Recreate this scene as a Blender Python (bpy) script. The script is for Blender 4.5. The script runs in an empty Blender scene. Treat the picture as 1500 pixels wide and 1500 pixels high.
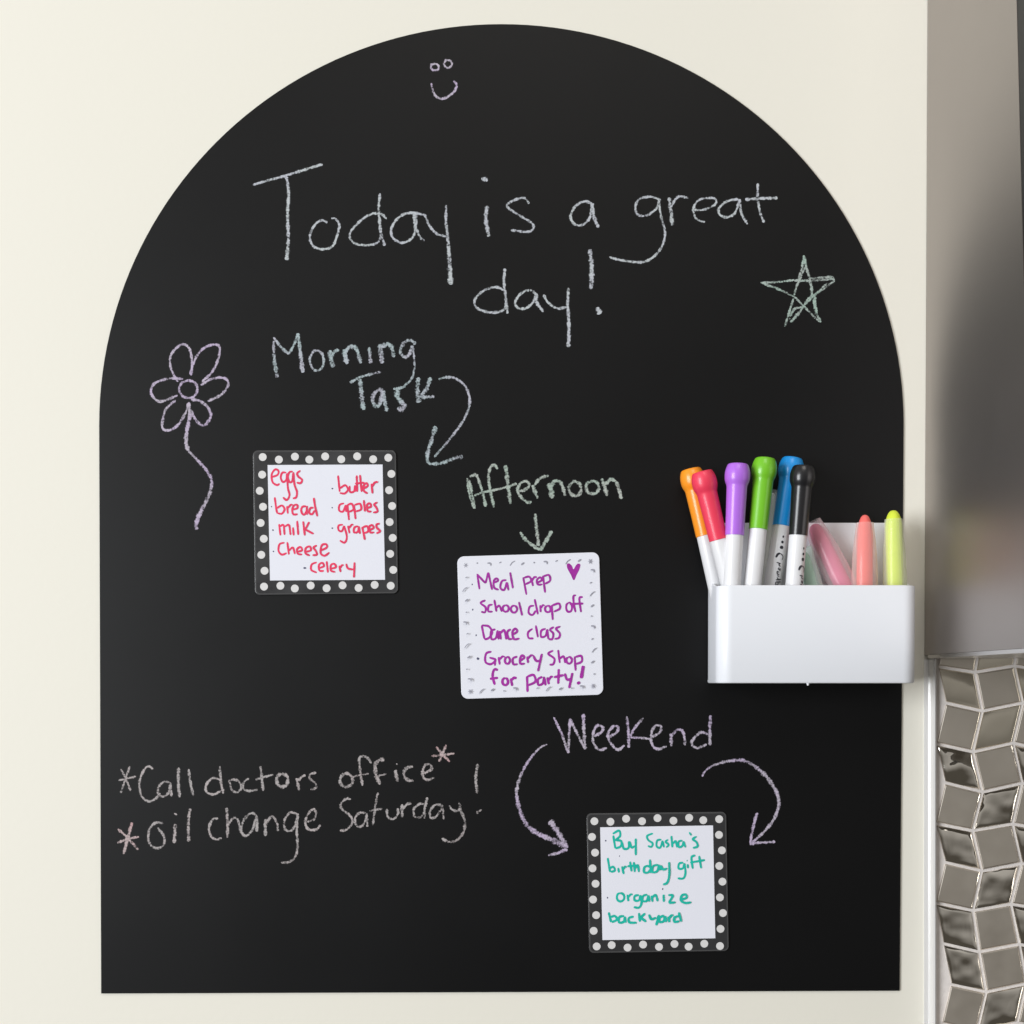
import bpy, bmesh, math, random
from mathutils import Vector, Matrix
random.seed(7)
R = math.radians
C = bpy.context.scene.collection
sc = bpy.context.scene

# ------------------------------------------------------------------ camera, world, lamps
PX = 0.0004                       # metres on the wall per photograph pixel
DIST = 0.76
CAM_Z = (750 - 1000) * PX
PITCH = -0.0156
FOC = DIST / 0.6
_ay = Vector((0, math.cos(PITCH), math.sin(PITCH)))
_au = Vector((0, -math.sin(PITCH), math.cos(PITCH)))
CAM = Vector((0, -DIST, CAM_Z))
_v = Vector((0, 0, 0)) - CAM
SHY = FOC * _v.dot(_au) / _v.dot(_ay)
cam_d = bpy.data.cameras.new('camera')
cam_d.sensor_width = 36; cam_d.lens = 36 * FOC; cam_d.shift_y = SHY
cam_d.clip_start = 0.02; cam_d.clip_end = 50
cam = bpy.data.objects.new('camera', cam_d); C.objects.link(cam)
cam.location = CAM; cam.rotation_euler = (R(90) + PITCH, 0, 0)
sc.camera = cam

w = bpy.data.worlds.new('World'); sc.world = w; w.use_nodes = True
bg = w.node_tree.nodes['Background']
bg.inputs['Strength'].default_value = 0.46
tc = w.node_tree.nodes.new('ShaderNodeTexCoord'); sx = w.node_tree.nodes.new('ShaderNodeSeparateXYZ')
cr = w.node_tree.nodes.new('ShaderNodeValToRGB')
mr = w.node_tree.nodes.new('ShaderNodeMapRange'); mr.inputs[1].default_value = -1; mr.inputs[2].default_value = 1
w.node_tree.links.new(tc.outputs['Generated'], sx.inputs[0]); w.node_tree.links.new(sx.outputs[2], mr.inputs[0])
w.node_tree.links.new(mr.outputs[0], cr.inputs[0]); w.node_tree.links.new(cr.outputs[0], bg.inputs[0])
cr.color_ramp.elements[0].color = (0.17, 0.155, 0.13, 1); cr.color_ramp.elements[1].color = (1.0, 0.97, 0.92, 1)
cr.color_ramp.elements[0].position = 0.25; cr.color_ramp.elements[1].position = 0.75

def area(name, loc, target, sx_, sy_, power, col):
    l = bpy.data.lights.new(name, 'AREA'); l.shape = 'RECTANGLE'; l.size = sx_; l.size_y = sy_; l.energy = power; l.color = col
    o = bpy.data.objects.new(name, l); C.objects.link(o); o.location = loc
    o.rotation_euler = (Vector(target) - Vector(loc)).to_track_quat('-Z', 'Y').to_euler()
    return o
area('window_light', (-2.6, -2.5, 0.10), (0, 0, -0.08), 1.5, 1.8, 127, (0.94, 0.97, 1.0))
area('ceiling_light', (0.15, -1.5, 1.7), (0, 0, 0.1), 0.9, 0.9, 10, (1.0, 0.95, 0.88))

sc.view_settings.view_transform = 'Standard'; sc.view_settings.look = 'None'
sc.view_settings.exposure = 0; sc.view_settings.gamma = 1
sc.cycles.transparent_max_bounces = 24
sc.cycles.max_bounces = 8

# ------------------------------------------------------------------ helpers
def W(px, py, d=0.0):
    """point at distance d in front of the wall that lies on the sight line of pixel px,py"""
    a = ((px - 750) / 1500) / FOC
    b = ((750 - py) / 1500 + SHY) / FOC
    r = _ay + Vector((1, 0, 0)) * a + _au * b
    t = (-d - CAM.y) / r.y
    return CAM + r * t

def obj(name, me_or_bm, mat, parent=None, smooth=False, **props):
    if isinstance(me_or_bm, bmesh.types.BMesh):
        bmesh.ops.recalc_face_normals(me_or_bm, faces=me_or_bm.faces)
        me = bpy.data.meshes.new(name); me_or_bm.to_mesh(me); me_or_bm.free()
    else: me = me_or_bm
    if mat:
        me.materials.clear(); me.materials.append(mat)
    if smooth:
        for p in me.polygons: p.use_smooth = True
    o = bpy.data.objects.new(name, me); C.objects.link(o)
    if parent: o.parent = parent
    for k, v in props.items(): o[k] = v
    return o

def empty(name, **props):
    o = bpy.data.objects.new(name, None); C.objects.link(o)
    o.empty_display_size = 0.01
    for k, v in props.items(): o[k] = v
    return o

def mat(name, col, rough=0.5, metal=0.0, spec=0.5, bump=None, var=None, coat=0, rvar=None, bdet=4):
    """bump=(scale,strength,dist) var=(scale,amount)"""
    m = bpy.data.materials.new(name); m.use_nodes = True
    n = m.node_tree.nodes; l = m.node_tree.links; b = n['Principled BSDF']
    b.inputs['Base Color'].default_value = (*col, 1); b.inputs['Roughness'].default_value = rough
    b.inputs['Metallic'].default_value = metal; b.inputs['Specular IOR Level'].default_value = spec
    b.inputs['Coat Weight'].default_value = coat
    t = n.new('ShaderNodeTexCoord')
    if var:
        no = n.new('ShaderNodeTexNoise'); no.inputs['Scale'].default_value = var[0]; no.inputs['Detail'].default_value = 5
        l.new(t.outputs['Object'], no.inputs['Vector'])
        mx = n.new('ShaderNodeMix'); mx.data_type = 'RGBA'
        mx.inputs[6].default_value = (*[c * (1 - var[1]) for c in col], 1); mx.inputs[7].default_value = (*[min(1, c * (1 + var[1])) for c in col], 1)
        l.new(no.outputs['Fac'], mx.inputs[0]); l.new(mx.outputs[2], b.inputs['Base Color'])
    if rvar:
        no = n.new('ShaderNodeTexNoise'); no.inputs['Scale'].default_value = rvar[0]; no.inputs['Detail'].default_value = 6
        l.new(t.outputs['Object'], no.inputs['Vector'])
        mp = n.new('ShaderNodeMapRange'); mp.inputs[1].default_value = .3; mp.inputs[2].default_value = .7
        mp.inputs[3].default_value = rough - rvar[1]; mp.inputs[4].default_value = rough + rvar[1]
        l.new(no.outputs['Fac'], mp.inputs[0]); l.new(mp.outputs[0], b.inputs['Roughness'])
    if bump:
        no = n.new('ShaderNodeTexNoise'); no.inputs['Scale'].default_value = bump[0]; no.inputs['Detail'].default_value = bdet
        l.new(t.outputs['Object'], no.inputs['Vector'])
        bp = n.new('ShaderNodeBump'); bp.inputs['Strength'].default_value = bump[1]; bp.inputs['Distance'].default_value = bump[2]
        l.new(no.outputs['Fac'], bp.inputs['Height']); l.new(bp.outputs[0], b.inputs['Normal'])
    return m

def chalk_mat(name, col, cov=0.5, col2=None):
    m = mat(name, col, 0.95, spec=0.1)
    n = m.node_tree.nodes; l = m.node_tree.links; b = n['Principled BSDF']; out = n['Material Output']
    t = n.new('ShaderNodeTexCoord')
    n1 = n.new('ShaderNodeTexNoise'); n1.inputs['Scale'].default_value = 950; n1.inputs['Detail'].default_value = 3
    n2 = n.new('ShaderNodeTexNoise'); n2.inputs['Scale'].default_value = 160; n2.inputs['Detail'].default_value = 2
    l.new(t.outputs['Object'], n1.inputs['Vector']); l.new(t.outputs['Object'], n2.inputs['Vector'])
    s = n.new('ShaderNodeSeparateXYZ'); l.new(t.outputs['UV'], s.inputs[0])
    # 1 at the middle of the stroke, 0 at its edge
    a1 = n.new('ShaderNodeMath'); a1.operation = 'SUBTRACT'; a1.inputs[1].default_value = 0.5; l.new(s.outputs[1], a1.inputs[0])
    a2 = n.new('ShaderNodeMath'); a2.operation = 'ABSOLUTE'; l.new(a1.outputs[0], a2.inputs[0])
    a3 = n.new('ShaderNodeMapRange'); a3.inputs[1].default_value = 0.5; a3.inputs[2].default_value = 0.22; a3.inputs[3].default_value = -0.20; a3.inputs[4].default_value = 0.13
    l.new(a2.outputs[0], a3.inputs[0])
    s1 = n.new('ShaderNodeMath'); s1.operation = 'ADD'; l.new(n1.outputs['Fac'], s1.inputs[0]); l.new(a3.outputs[0], s1.inputs[1])
    s2 = n.new('ShaderNodeMath'); s2.operation = 'MULTIPLY_ADD'; s2.inputs[1].default_value = 0.55; l.new(n2.outputs['Fac'], s2.inputs[0]); l.new(s1.outputs[0], s2.inputs[2])
    mp = n.new('ShaderNodeMapRange'); mp.inputs[1].default_value = 0.70 - cov * .2; mp.inputs[2].default_value = 1.06 - cov * .2
    mp.inputs[3].default_value = 0.0; mp.inputs[4].default_value = 1.0
    l.new(s2.outputs[0], mp.inputs[0])
    mp.inputs[4].default_value = 0.92
    n3 = n.new('ShaderNodeTexNoise'); n3.inputs['Scale'].default_value = 55; l.new(t.outputs['Object'], n3.inputs['Vector'])
    cm = n.new('ShaderNodeMix'); cm.data_type = 'RGBA'; cm.inputs[6].default_value = (*col, 1); cm.inputs[7].default_value = (*(col2 or col), 1)
    cq = n.new('ShaderNodeMapRange'); cq.inputs[1].default_value = .42; cq.inputs[2].default_value = .6; l.new(n3.outputs['Fac'], cq.inputs[0])
    l.new(cq.outputs[0], cm.inputs[0]); l.new(cm.outputs[2], b.inputs['Base Color'])
    tr = n.new('ShaderNodeBsdfTransparent'); mx = n.new('ShaderNodeMixShader')
    l.new(mp.outputs[0], mx.inputs[0]); l.new(tr.outputs[0], mx.inputs[1]); l.new(b.outputs[0], mx.inputs[2]); l.new(mx.outputs[0], out.inputs[0])
    return m

def clear_mat(name, tint, haze=0.2):
    m = mat(name, tint, 0.12, spec=0.6)
    n = m.node_tree.nodes; l = m.node_tree.links; b = n['Principled BSDF']; out = n['Material Output']
    tr = n.new('ShaderNodeBsdfTransparent'); tr.inputs[0].default_value = (*[0.6 + 0.4 * c for c in tint], 1)
    lw = n.new('ShaderNodeLayerWeight'); lw.inputs[0].default_value = 0.35
    mp = n.new('ShaderNodeMapRange'); mp.inputs[3].default_value = haze; mp.inputs[4].default_value = 0.75
    l.new(lw.outputs['Facing'], mp.inputs[0])
    mx = n.new('ShaderNodeMixShader'); l.new(mp.outputs[0], mx.inputs[0]); l.new(tr.outputs[0], mx.inputs[1]); l.new(b.outputs[0], mx.inputs[2])
    l.new(mx.outputs[0], out.inputs[0])
    return m

# ---- materials
M_wall = mat('cream_wall_paint', (0.80, 0.775, 0.69), 0.6, spec=0.3, bump=(260, 0.12, 0.0006), var=(2.5, 0.012))
M_board = mat('matt_black_board', (0.0014, 0.0015, 0.0019), 0.45, spec=0.25, bump=(1800, 0.10, 0.0002), rvar=(9, 0.03), var=(7, 0.4))
M_white = mat('white_moulded_plastic', (0.82, 0.84, 0.89), 0.32, spec=0.5, bump=(60, 0.02, 0.0005))
M_card = mat('white_card_film', (0.80, 0.81, 0.89), 0.30, spec=0.4, rvar=(60, .05))
M_frame = mat('dark_printed_film', (0.028, 0.028, 0.030), 0.34, spec=0.5, rvar=(55, 0.12))
M_film = mat('clear_film_edge', (0.062, 0.062, 0.064), 0.22, spec=0.6)
M_dot = mat('printed_white_dot', (0.70, 0.69, 0.69), 0.4, var=(900, 0.08))
M_doodle = mat('printed_grey_doodle', (0.32, 0.32, 0.38), 0.5)
M_steel = mat('brushed_steel', (0.43, 0.395, 0.375), 0.45, metal=1.0, rvar=(9, 0.03))
M_lip = mat('steel_lip', (0.62, 0.60, 0.58), 0.25, metal=1.0)
M_dark = mat('dark_glass_front', (0.018, 0.018, 0.018), 0.45, spec=0.22)
M_grout = mat('pale_grey_grout', (0.76, 0.71, 0.68), 0.9, bump=(900, 0.5, 0.0004), var=(300, 0.12))
M_tile_a = mat('brushed_metal_tile', (0.80, 0.74, 0.66), 0.42, metal=1.0, var=(40, 0.06), rvar=(70, 0.05))
M_tile_b = mat('polished_metal_tile', (0.78, 0.73, 0.63), 0.14, metal=1.0, bump=(45, 0.28, 0.004), var=(60, 0.08), bdet=0.5)
M_tile_c = mat('wavy_polished_metal_tile', (0.80, 0.76, 0.70), 0.075, metal=1.0, bump=(62, 0.85, 0.006), var=(80, 0.1), bdet=1.0)
M_trim = mat('polished_edge_trim', (0.80, 0.79, 0.78), 0.25, metal=0.25)
M_barrel = mat('white_marker_barrel', (0.82, 0.82, 0.84), 0.28, spec=0.5)
M_print = mat('black_barrel_print', (0.02, 0.02, 0.03), 0.5)
CH = dict(
 white=chalk_mat('white_chalk', (0.56, 0.60, 0.62), 0.42, (0.54, 0.56, 0.62)),
 blue=chalk_mat('pale_blue_chalk', (0.44, 0.53, 0.55), 0.28, (0.52, 0.52, 0.60)),
 lav=chalk_mat('lavender_chalk', (0.55, 0.46, 0.63), 0.46, (0.55, 0.50, 0.59)),
 green=chalk_mat('pale_green_chalk', (0.42, 0.51, 0.45), 0.42, (0.50, 0.54, 0.50)),
 star=chalk_mat('mint_chalk', (0.39, 0.51, 0.45), 0.24, (0.46, 0.50, 0.48)),
 grey=chalk_mat('warm_grey_chalk', (0.46, 0.43, 0.43), 0.32, (0.49, 0.44, 0.44)),
 pink=chalk_mat('pink_chalk', (0.62, 0.41, 0.42), 0.36, (0.56, 0.46, 0.46)))
INK = dict(
 red=mat('red_marker_ink', (0.78, 0.030, 0.11), 0.45, var=(300, 0.25)),
 purple=mat('purple_marker_ink', (0.36, 0.018, 0.34), 0.45, var=(300, 0.35)),
 teal=mat('teal_marker_ink', (0.006, 0.48, 0.38), 0.45, var=(300, 0.25)),
 bullet=mat('dark_bullet_ink', (0.07, 0.07, 0.14), 0.5))

# ---- strokes
def catmull(pts, step=1.1, closed=False):
    if len(pts) == 2:
        n = max(2, int((Vector(pts[1]) - Vector(pts[0])).length / step))
        a, b = Vector(pts[0]), Vector(pts[1])
        return [a.lerp(b, i / n) for i in range(n + 1)]
    P = [Vector(p) for p in pts]
    out = []
    N = len(P)
    rng = range(N if closed else N - 1)
    for i in rng:
        if closed: p0, p1, p2, p3 = P[(i-1) % N], P[i], P[(i+1) % N], P[(i+2) % N]
        else:
            p1, p2 = P[i], P[i+1]
            p0 = P[i-1] if i else p1 * 2 - p2
            p3 = P[i+2] if i + 2 < N else p2 * 2 - p1
        n = max(2, int((p2 - p1).length / step))
        for k in range(n):
            t = k / n
            out.append(0.5 * ((2*p1) + (p2-p0)*t + (2*p0-5*p1+4*p2-p3)*t*t + (3*p1-p0-3*p2+p3)*t*t*t))
    out.append(P[0].copy() if closed else P[-1].copy())
    return out

def parse(data, reg, w0):
    """'x,y x,y | @w x,y ... | o cx cy rx ry' in zoomed-crop units -> list of (points, w_start, w_end)"""
    ox, oy, s = reg
    res = []
    for st in data.split('|'):
        tk = st.split()
        if not tk: continue
        w1 = w2 = w0
        if tk[0][0] == '@':
            ws = [float(v) for v in tk[0][1:].split('-')]; w1 = ws[0]; w2 = ws[-1]; tk = tk[1:]
        if tk[0] == 'o':
            cx, cy, rx, ry = map(float, tk[1:5]); a0 = random.uniform(1.2, 1.9)
            pts = [(cx + rx * (1 + random.uniform(-.05, .05)) * math.cos(a0 + k * math.pi / 5.4), cy - ry * (1 + random.uniform(-.05, .05)) * math.sin(a0 + k * math.pi / 5.4)) for k in range(12)]
        else:
            pts = [tuple(map(float, p.split(','))) for p in tk]
        pts = [(ox + x / s, oy + y / s) for x, y in pts]
        res.append((pts, w1, w2))
    return res

def ribbon(bm, uvl, pts, w1, w2, place, d0, jit=0.12, creep=0.00002):
    c = catmull(pts)
    c = [p for i, p in enumerate(c) if i == 0 or (p - c[i-1]).length > 0.05]
    n = len(c)
    if n < 2: return
    L = 0; prev = None; ph = random.uniform(0, 99)
    f = random.uniform(.35, .6)
    for i, p in enumerate(c):
        t = (c[min(i+1, n-1)] - c[max(i-1, 0)])
        if t.length < 1e-6: t = Vector((1, 0))
        t.normalize(); nr = Vector((-t.y, t.x))
        ed = min(i, n - 1 - i)
        wd = (w1 + (w2 - w1) * i / (n-1)) * (1 + jit * math.sin(L * f + ph) + jit * .6 * math.sin(L * 1.7 + ph * 3))
        wd *= (0.55, 0.85, 1.0)[min(ed, 2)]
        if i: L += (p - c[i-1]).length
        d = d0 + creep * i / n
        va = bm.verts.new(place(p.x + nr.x * wd / 2, p.y + nr.y * wd / 2, d))
        vb = bm.verts.new(place(p.x - nr.x * wd / 2, p.y - nr.y * wd / 2, d))
        if prev:
            fc = bm.faces.new((prev[0], va, vb, prev[1]))
            for lp, uv in zip(fc.loops, ((prev[2], 0), (L, 0), (L, 1), (prev[2], 1))): lp[uvl].uv = uv
        prev = (va, vb, L)

def writing(name, label, data, reg, w0, m, parent, d, jit=0.12, place=W):
    bm = bmesh.new(); uvl = bm.loops.layers.uv.new('UVMap')
    for i, (pts, a, b) in enumerate(parse(data, reg, w0)):
        ribbon(bm, uvl, pts, a, b, place, d + i * 0.000025, jit)
    me = bpy.data.meshes.new(name); bm.to_mesh(me); bm.free()
    o = obj(name, me, m, parent)
    if label: o['label'] = label
    return o

def round_poly(corners, r, seg=8):
    """rounded polygon in pixel coords; r = radius or list"""
    out = []
    n = len(corners)
    for i, c in enumerate(corners):
        c = Vector(c); a = (Vector(corners[i-1]) - c).normalized(); b = (Vector(corners[(i+1) % n]) - c).normalized()
        rr = r[i] if isinstance(r, (list, tuple)) else r
        if rr == 0: out.append(c); continue
        h = a.angle(b) / 2; tl = rr / math.tan(h)
        p1, p2 = c + a * tl, c + b * tl
        cc = c + (a + b).normalized() * rr / math.sin(h)
        v1, v2 = p1 - cc, p2 - cc
        for k in range(seg + 1):
            t = k / seg
            v = v1.lerp(v2, t).normalized() * rr
            out.append(cc + v)
    return out

def slab(bm, outline, d0, d1, bev=0.0, bevpx=0.6):
    """pixel outline extruded from d0 to d1 in front of the wall, edge slightly rounded"""
    base = [W(p[0], p[1], d1) for p in outline]
    cen = sum(base, Vector()) / len(base)
    back = [bm.verts.new(Vector((v.x, -d0, v.z))) for v in base]
    rings = [back]
    if bev:
        for k in range(0, 4):
            a = k / 3 * math.pi / 2
            ins = bev * (1 - math.cos(a)); dd = d1 - bev * (1 - math.sin(a))
            ring = []
            for v in base:
                u = (cen - v); u.y = 0; u.normalize()
                ring.append(bm.verts.new(Vector((v.x, -dd, v.z)) + u * ins))
            rings.append(ring)
    else:
        rings.append([bm.verts.new(v) for v in base])
    n = len(base)
    for a, b in zip(rings, rings[1:]):
        for i in range(n): bm.faces.new((a[i], a[(i+1) % n], b[(i+1) % n], b[i]))
    bm.faces.new(rings[-1]); bm.faces.new(rings[0])

# ------------------------------------------------------------------ wall
bm = bmesh.new()
def box(bm, x0, x1, y0, y1, z0, z1):
    v = [bm.verts.new((x, y, z)) for x in (x0, x1) for y in (y0, y1) for z in (z0, z1)]
    for f in ((0,1,3,2),(4,6,7,5),(0,4,5,1),(2,3,7,6),(0,2,6,4),(1,5,7,3)): bm.faces.new([v[i] for i in f])
box(bm, -2.6, 2.6, 0, 0.12, -1.3, 1.5)
obj('wall', bm, M_wall, kind='structure', label='cream painted wall behind the black board')

# ------------------------------------------------------------------ tiled backsplash
grid_A = [(1383.5,917),(1372.7,976.4),(1383.9,1029.6),(1369.9,1089.3),(1382.9,1146.3),(1368.9,1206),(1383,1263),(1369,1322),(1380,1382),(1391.5,1442),(1378,1499),(1390,1558)]
grid_B = [(1438.5,927),(1427.7,984.8),(1438.9,1041.7),(1424.9,1101.5),(1438.9,1160.3),(1424.5,1217),(1438,1276),(1425,1334),(1434.3,1394.5),(1444.5,1453.3),(1431,1511),(1443,1570)]
grid_C = [(1496.5,917),(1485.6,975.5),(1497.7,1029.6),(1483.7,1088.4),(1496.8,1147.2),(1482.8,1207),(1495.9,1264.8),(1480.5,1324.5),(1493,1383.3),(1503,1441),(1490,1498),(1502,1557)]
sh = lambda g, dx: [(x + dx, y) for x, y in g]
cols = [grid_A, grid_B, grid_C, sh(grid_B, 115), sh(grid_C, 115), sh(grid_B, 230), sh(grid_C, 230)]
TD = 0.004
bm = bmesh.new()
tl, tr_, br, bl = W(1366.5, 880), W(1760, 880), W(1760, 1640), W(1366.5, 1640)
f = [bm.verts.new((v.x, -TD, v.z)) for v in (tl, tr_, br, bl)]; bk = [bm.verts.new((v.x, -0.0002, v.z)) for v in (tl, tr_, br, bl)]
bm.faces.new(f)
for i in range(4): bm.faces.new((f[i], f[(i+1) % 4], bk[(i+1) % 4], bk[i]))
splash = obj('tile_backsplash', bm, M_grout, kind='structure', label='mosaic of slanted steel tiles set in pale grout beside the wall')
for ci in range(len(cols) - 1):
    for ri in range(len(grid_A) - 1):
        q = [cols[ci][ri], cols[ci+1][ri], cols[ci+1][ri+1], cols[ci][ri+1]]
        cx = sum(p[0] for p in q) / 4; cy = sum(p[1] for p in q) / 4
        glossy = (ci + ri) % 2 == 1
        if ri >= 8: glossy = (ci + ri) % 2 == 0
        def inset(k, g):
            out = []
            for i, p in enumerate(q):
                c = Vector(p); a = (Vector(q[i-1]) - c).normalized(); b = (Vector(q[(i+1) % 4]) - c).normalized()
                out.append(c + (a + b) * g / math.sin(a.angle(b)))
            return out
        bm = bmesh.new()
        jd = random.uniform(-.0003, .0003)
        lv = [(2.1, TD - .0004), (2.2, TD + .0006 + jd), (3.4, TD + .0012 + jd)] + ([(8, TD + .0016 + jd), (14, TD + .0019 + jd), (20, TD + .0020 + jd)] if glossy else [(4.2, TD + .0013 + jd)])
        if glossy and ri >= 3: lv = [(2.1, TD - .0004), (2.2, TD + .0006 + jd), (3.6, TD + .0012 + jd), (8, TD + .0019 + jd), (14, TD + .0024 + jd), (20, TD + .0025 + jd)]
        prev = None
        tx, tz = random.uniform(-.012, .012), random.uniform(-.012, .012)
        for g, d in lv:
            ring = []
            for p in inset(1, g):
                dd = d + ((p.x - cx) * tx + (p.y - cy) * tz) * PX
                ring.append(bm.verts.new(W(p.x, p.y, dd)))
            if prev:
                for i in range(4): bm.faces.new((prev[i], prev[(i+1) % 4], ring[(i+1) % 4], ring[i]))
            prev = ring
        bm.faces.new(prev)
        to = obj('tile', bm, (M_tile_c if ri >= 3 else M_tile_b) if glossy else M_tile_a, splash, smooth=glossy)
        if glossy: to.data.set_sharp_from_angle(angle=R(30))
# metal edge profile between the paint and the tiles
bm = bmesh.new()
prof = [(1353, 0), (1353, .0012), (1358.5, .0015), (1359.5, .0045), (1361, .0072), (1363, .0082), (1365, .0078), (1366.3, .006), (1366.4, 0)]
rows = []
for py in (966, 1640):
    rows.append([bm.verts.new(Vector((W(x, py).x, -d, W(x, py).z))) for x, d in prof])
for i in range(len(prof) - 1): bm.faces.new((rows[0][i], rows[0][i+1], rows[1][i+1], rows[1][i]))
bm.faces.new(rows[0]); bm.faces.new(rows[1])
obj('edge_trim', bm, M_trim, splash)

# ------------------------------------------------------------------ steel hood at the right
HX = W(1355, 700).x
def depth_for(px, py):
    p = W(px, py, 0); # find d so that W(px,py,d).x == HX
    lo, hi = 0, 0.6
    for _ in range(50):
        m_ = (lo + hi) / 2
        if W(px, py, m_).x > HX: lo = m_
        else: hi = m_
    return lo
d_top, d_mid = depth_for(1489, 0), depth_for(1500, 440)
zt, zm = W(1489, 0, d_top).z, W(1500, 440, d_mid).z
zb = W(1355, 965, 0).z
ztop = 0.75
slope = (d_mid - d_top) / (zm - zt)
dep = lambda z: d_top + slope * (z - zt)
hood = empty('range_hood', label='brushed steel range hood with dark front at the right edge above the tiles', category='range hood')
hood.location = (HX, 0, zb)
bpy.context.view_layer.update()
def hobj(name, bm, m, **k):
    o = obj(name, bm, m, None, **k); o.parent = hood; o.matrix_parent_inverse = Matrix.Translation((-HX, 0, -zb)); return o
def wedge(bm, x0, x1, f0, f1, z0, z1):
    """x range, front/back as functions of z"""
    v = []
    for z in (z0, z1):
        v += [bm.verts.new((x0, -f0(z), z)), bm.verts.new((x1, -f0(z), z)), bm.verts.new((x1, -f1(z), z)), bm.verts.new((x0, -f1(z), z))]
    for f in ((0,1,2,3),(4,5,6,7),(0,1,5,4),(1,2,6,5),(2,3,7,6),(3,0,4,7)): bm.faces.new([v[i] for i in f])
bm = bmesh.new(); wedge(bm, HX, HX + .003, lambda z: .0004, dep, zb + .0022, ztop); hobj('side_panel', bm, M_steel)
bm = bmesh.new(); wedge(bm, HX + .0032, HX + .62, dep, lambda z: dep(z) + .0, zb + .0022, ztop)
bm.free()
bm = bmesh.new(); wedge(bm, HX + .0002, HX + .62, lambda z: dep(z) + .0003, lambda z: dep(z) + .012, zb - .0005, ztop); hobj('front_panel', bm, M_dark)
bm = bmesh.new(); wedge(bm, HX - .0006, HX + .62, lambda z: .0088, dep, zb, zb + .002)
hobj('bottom_lip', bm, M_lip)
bm = bmesh.new(); wedge(bm, HX + .0032, HX + .62, lambda z: .0009, lambda z: dep(z) - .001, ztop - .003, ztop - .0005); hobj('top_panel', bm, M_steel)

# ------------------------------------------------------------------ the arch-shaped black board
BT = 0.0012
out = []
cx, cy, rx, ry = 734.5, 622, 589.5, 587
for k in range(97):
    a = math.pi - math.pi * k / 96
    out.append((cx + rx * math.cos(a), cy - ry * math.sin(a)))
out += [(1321, 1040), (1318, 1451.5), (148, 1455.5), (146.5, 1040)]
bm = bmesh.new(); slab(bm, out, 0.0001, BT, bev=0.0003)
board = obj('chalkboard', bm, M_board, label='large black arch-shaped chalkboard covered in chalk handwriting on the cream wall', category='chalkboard')
CD = BT + 0.00006
R1 = (350, 220, 4.2857); R2 = (660, 230, 3.0); R3 = (200, 480, 5.0); R4 = (380, 470, 4.4118); R5 = (660, 660, 5.357)
R6 = (150, 1080, 4.8387); R7 = (440, 1080, 5.0); R8 = (740, 1030, 3.4884); RS = (1100, 360, 10.714); RF = (600, 70, 15.0)
def chalk(name, label, data, reg, w0, col, jit=0.16): return writing(name, label, data, reg, w0, CH[col], board, CD, jit)
chalk('chalk_word', 'white chalk word Today', """@4-5 88,218 200,185 300,158 420,120 525,88 | @5-6.4 298,165 312,270 305,400 310,560 300,690 |
 555,455 520,440 475,470 445,540 465,600 520,622 585,605 615,540 630,470 605,430 580,428 |
 928,432 890,400 820,405 740,465 695,530 720,580 790,597 860,585 888,545 885,480 | @5 885,270 878,360 885,470 900,550 915,600 |
 1175,410 1095,392 1020,410 965,470 958,530 990,570 1040,580 1095,540 1105,470 1095,395 | @7.5-4 1105,395 1112,490 1140,550 1165,568 |
 1165,405 1200,480 1250,530 1310,540 | @4-8.5 1300,345 1300,450 1312,560 1322,700 1330,845""", R1, 4.3, 'white')
chalk('chalk_word', 'white chalk word is', """@6.5 135,97 150,97 163,104 | @6.5 160,215 155,270 168,350 |
 @4.4 345,205 325,180 280,190 248,215 300,255 350,285 365,310 340,328 265,322""", R2, 4.6, 'white')
chalk('chalk_word', 'white chalk word a', "630,210 590,195 550,215 527,260 545,295 580,298 612,265 622,205 | @6 622,205 630,260 650,310", R2, 4.6, 'white')
chalk('chalk_word', 'white chalk word great with a long tail on its first letter', """925,190 880,175 830,185 812,220 825,255 865,255 905,225 915,190 | 915,190 925,260 942,330 930,390 890,440 840,462 760,455 698,440 |
 @7 960,178 968,240 975,300 | 970,215 1000,175 1045,180 |
 @3.8 1060,232 1110,232 1160,210 1165,185 1135,180 1090,190 1068,225 1075,265 1100,282 1118,284 |
 1265,185 1215,195 1180,225 1185,255 1215,265 1250,245 1270,185 | @5 1270,185 1280,250 1305,295 |
 1350,115 1350,180 1362,250 1378,288 | @5 1295,187 1370,182 1437,180""", R2, 4.3, 'white')
chalk('chalk_word', 'white chalk word day with exclamation mark', """235,585 200,572 150,585 110,620 108,655 140,675 190,683 235,670 245,630 | @5 238,490 235,560 243,620 250,688 |
 385,610 350,585 310,600 283,640 300,665 335,662 365,635 375,595 | @6.5-4.5 375,595 380,640 408,680 |
 408,605 430,640 470,665 510,660 | @4.5-6.5 518,575 515,650 520,740 518,835 |
 @8 612,405 620,480 618,580 | @8 645,660 650,675 658,690""", R2, 4.4, 'white')
chalk('chalk_flower', 'lavender chalk flower with six looped petals and a wavy stem', """400,350 408,260 390,160 345,122 290,150 250,210 250,290 275,350 305,395 |
 395,345 415,260 460,180 520,135 580,125 610,150 595,240 550,330 480,395 | 470,420 540,380 620,365 665,385 670,425 620,490 520,540 |
 @5 400,525 460,535 520,580 545,640 515,700 480,715 430,670 395,600 | 385,545 355,630 300,715 240,750 190,735 195,660 220,590 285,530 |
 300,495 230,525 165,540 120,505 105,460 130,410 200,380 270,370 340,375 | @4.4 o 380 450 66 64 |
 @6-6.5 380,550 390,640 370,750 362,840 380,900 | @4.5-7.5 380,900 440,965 510,1040 550,1120 540,1200 500,1290 455,1380 438,1440 440,1480""", R3, 4.4, 'lav')
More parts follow.
